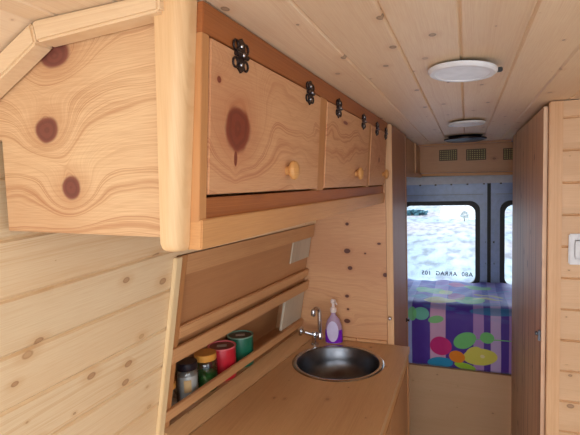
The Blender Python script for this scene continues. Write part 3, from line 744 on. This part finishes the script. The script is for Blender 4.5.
def spread_mat(origin=None):
    t = NT('printed_cotton'); uvn = t.n.new('ShaderNodeUVMap'); s = t.n.new('ShaderNodeSeparateXYZ'); t.l.new(uvn.outputs[0], s.inputs[0])
    u, v = s.outputs[0], s.outputs[1]
    wob = t.mul(t.sub(t.noise(t.vec(t.mul(u, 5), t.mul(v, 2.5)), 1, 2), .5), .012)
    us = t.add(u, wob)
    PU = srgb(80, 50, 158); LI = srgb(178, 140, 206); PL = srgb(198, 176, 226); BL = srgb(66, 96, 200); WB = srgb(160, 176, 230); PK = srgb(214, 168, 206)
    # stripes along the bed: (from u, colour)
    st = [(-.60, LI), (-.52, PU), (-.42, WB), (-.363, PU), (-.238, PK), (-.135, PU), (.042, LI), (.108, PU), (.150, PL), (.213, PU), (.262, LI), (.33, PU), (.42, PK), (.5, PU), (.62, LI), (.7, PU)]
    col = None
    for x0, c in st:
        if col is None: col = t.mix(0.0, c, c)
        else: col = t.mix(t.smooth(us, x0-.003, x0+.003), col, c)
    # bluish window reflection on the top tinted into the print, with bands of water-blue
    zone = t.smooth(v, .36, .62)
    col = t.mix(t.mul(zone, .55), col, srgb(70, 86, 214))
    wl = t.noise(t.vec(t.mul(u, 3), t.mul(v, 16)), 1, 2)
    col = t.mix(t.mul(t.smooth(wl, .55, .64, 0, .55), t.smooth(v, .3, .5)), col, srgb(74, 150, 214))
    def ell(a, b, ra, rb, c, rot=0.0, op=1.0, wave=0.0):
        nonlocal col
        du, dv = t.sub(u, a), t.sub(v, b)
        if rot:
            cs, sn = math.cos(rot), math.sin(rot)
            du, dv = t.add(t.mul(du, cs), t.mul(dv, sn)), t.sub(t.mul(dv, cs), t.mul(du, sn))
        x, y = t.mul(du, 1/ra), t.mul(dv, 1/rb)
        d = t.add(t.mul(x, x), t.mul(y, y))
        col = t.mix(t.smooth(d, .92, 1.08, op, 0), col, c)
    GR = srgb(118, 204, 122); YE = srgb(222, 216, 96); OR = srgb(240, 140, 30); MG = srgb(206, 30, 124); TE = srgb(40, 150, 200); GT = srgb(110, 200, 176)
    # one open flower on the front drop
    ell(.165, .225, .15, .0035, GR, .05)
    ell(.128, .236, .044, .038, GR)
    ell(-.168, .150, .072, .066, MG)
    ell(-.012, .205, .078, .052, GR, .55)
    ell(-.172, .030, .085, .040, TE, .1)
    ell(-.010, .022, .070, .026, srgb(160, 210, 60), -.2)
    ell(.085, .100, .108, .058, YE, .1)
    ell(.045, .135, .05, .03, YE, .4)
    ell(-.062, .085, .052, .042, OR, -.1)
    ell(.10, .105, .014, .012, srgb(236, 226, 170))
    # leaves and blooms lying over the top
    ell(-.30, .37, .055, .045, GT, 0, .9); ell(-.36, .365, .03, .05, GR, 0, .8)
    ell(-.20, .335, .052, .026, GR, .2, .9)
    ell(-.17, .53, .12, .06, YE, .2, .75); ell(.02, .57, .10, .09, GR, 0, .85); ell(.14, .62, .10, .025, YE, 0, .7)
    ell(-.07, .66, .06, .10, MG, 0, .5); ell(-.26, .80, .11, .10, GR, 0, .7); ell(-.15, .78, .05, .08, YE, 0, .6)
    ell(-.06, 1.02, .08, .07, MG, 0, .7); ell(.08, .97, .10, .07, GR, 0, .8); ell(.20, .42, .18, .03, TE, .05, .6); ell(.15, .72, .1, .03, YE, 0, .6)
    ell(-.33, .60, .06, .05, TE, 0, .6); ell(.5, .5, .1, .1, MG); ell(.6, .3, .1, .07, GR); ell(.55, .9, .1, .1, YE)
    w = t.noise(t.vec(t.mul(u, 9), t.mul(v, 7)), 1, 2)
    b = t.bump(w, .02, .5)
    return t.fin(t.bsdf(Base_Color=col, Roughness=.5, Specular_IOR_Level=.3, Normal=b, Sheen_Weight=.3))
# cover: a closed sheet that drops over the front edge
prof = [(3.208, -1.300), (3.204, -1.28), (3.203, -1.2), (3.203, -1.1), (3.203, -1.04), (3.204, -.96)]
for i in range(1, 7):
    a = i/6*PI/2; prof.append((3.204+.10-.10*math.cos(a), -.948+.09*math.sin(a)))
prof += [(3.305+(3.972-3.305)*i/14, -.858+.004*i/14) for i in range(1, 15)] + [(3.985, -.90), (3.985, -1.0)]
bm = bmesh.new(); uvl = bm.loops.layers.uv.new('UVMap')
NX = 60; X0, X1 = -.615, .875; grid = []; sacc = [0]
for a, b in zip(prof, prof[1:]): sacc.append(sacc[-1]+math.hypot(b[0]-a[0], b[1]-a[1]))
rn = random.Random(2)
for i in range(NX+1):
    x = X0+(X1-X0)*i/NX; row = []
    for j, (y, z) in enumerate(prof):
        top = j > 11
        dz = (.006*math.sin(x*17+y*9)+.004*math.sin(x*41-y*23)) if top else 0
        dy = 0 if top or j < 1 else -.005*max(0, math.sin(x*23+z*4))-.004*max(0, math.sin(x*47-z*7))
        if j < 6: dy -= .004*(6-j)/6
        row.append(bm.verts.new((x, y+dy, z+dz)))
    grid.append(row)
for i in range(NX):
    for j in range(len(prof)-1):
        f = bm.faces.new((grid[i][j], grid[i+1][j], grid[i+1][j+1], grid[i][j+1]))
        for lp, (ii, jj) in zip(f.loops, ((i, j), (i+1, j), (i+1, j+1), (i, j+1))):
            lp[uvl].uv = (X0+(X1-X0)*ii/NX, sacc[jj])
sp = obj('printed_cover', bm, spread_mat(origin=None), mt, 0, True)
so = sp.modifiers.new('thickness', 'SOLIDIFY'); so.thickness = .006; so.offset = -1

# ------------------------------------------------------------------ LIGHT
w = bpy.data.worlds.new('sky'); bpy.context.scene.world = w; w.use_nodes = True
nt = w.node_tree; nt.nodes.clear()
o = nt.nodes.new('ShaderNodeOutputWorld'); bg = nt.nodes.new('ShaderNodeBackground'); nt.links.new(bg.outputs[0], o.inputs[0])
bg.inputs[0].default_value = (.80, .90, 1.0, 1); bg.inputs[1].default_value = 2.0
def light(name, typ, loc, target, energy, col, **k):
    l = bpy.data.lights.new(name, typ); l.energy = energy; l.color = col
    for a, b in k.items(): setattr(l, a, b)
    ob = bpy.data.objects.new(name, l); C.objects.link(ob); ob.location = Vector(loc)+Vector((0, 0, H))
    d = Vector(target)-Vector(loc); ob.rotation_euler = d.to_track_quat('-Z', 'Y').to_euler(); return ob
light('sun', 'SUN', (-6, -3, 9), (0, 0, 0), 5.0, (1.0, .95, .88), angle=.01)
light('windscreen_daylight', 'AREA', (.25, -1.6, -.35), (-.1, 1.2, -.05), 12, (1.0, .95, .88), shape='RECTANGLE', size=1.5, size_y=.9)
light('rear_bed_fill', 'AREA', (-.1, 5.3, 1.0), (-.1, 3.5, -.87), 34, (.60, .80, 1.0), shape='RECTANGLE', size=1.6, size_y=1.0)  # unseen lamp added outside, above the rear window, to brighten the bed
light('side_door_daylight', 'AREA', (1.5, .35, -.3), (-.8, .75, -.35), 3, (1.0, .95, .88), shape='RECTANGLE', size=1.3, size_y=1.5)

# ------------------------------------------------------------------ CAMERA
vp = (466.4, 180.0); f_px = 445.0; slope = .03
yv = Vector((vp[0]-290, -(vp[1]-217.5), -f_px)).normalized()
n = Vector((1, slope, 0)).cross(yv).normalized()
if n.y < 0: n = -n
xv = yv.cross(n)
Rm = Matrix((xv, yv, n))           # rows: world axes in camera space
cam = bpy.data.cameras.new('camera'); co = bpy.data.objects.new('camera', cam); C.objects.link(co)
cam.sensor_width = 36; cam.lens = f_px/580*36; cam.clip_start = .02; cam.clip_end = 300
co.matrix_world = Matrix.Translation((0, 0, H)) @ Rm.to_4x4()
sc = bpy.context.scene; sc.camera = co
sc.view_settings.view_transform = 'Standard'; sc.view_settings.look = 'None'; sc.view_settings.gamma = 1; sc.view_settings.use_curve_mapping = False
sc.view_settings.exposure = 0.62
for ob in bpy.data.objects:
    if '_o' in ob: del ob['_o']
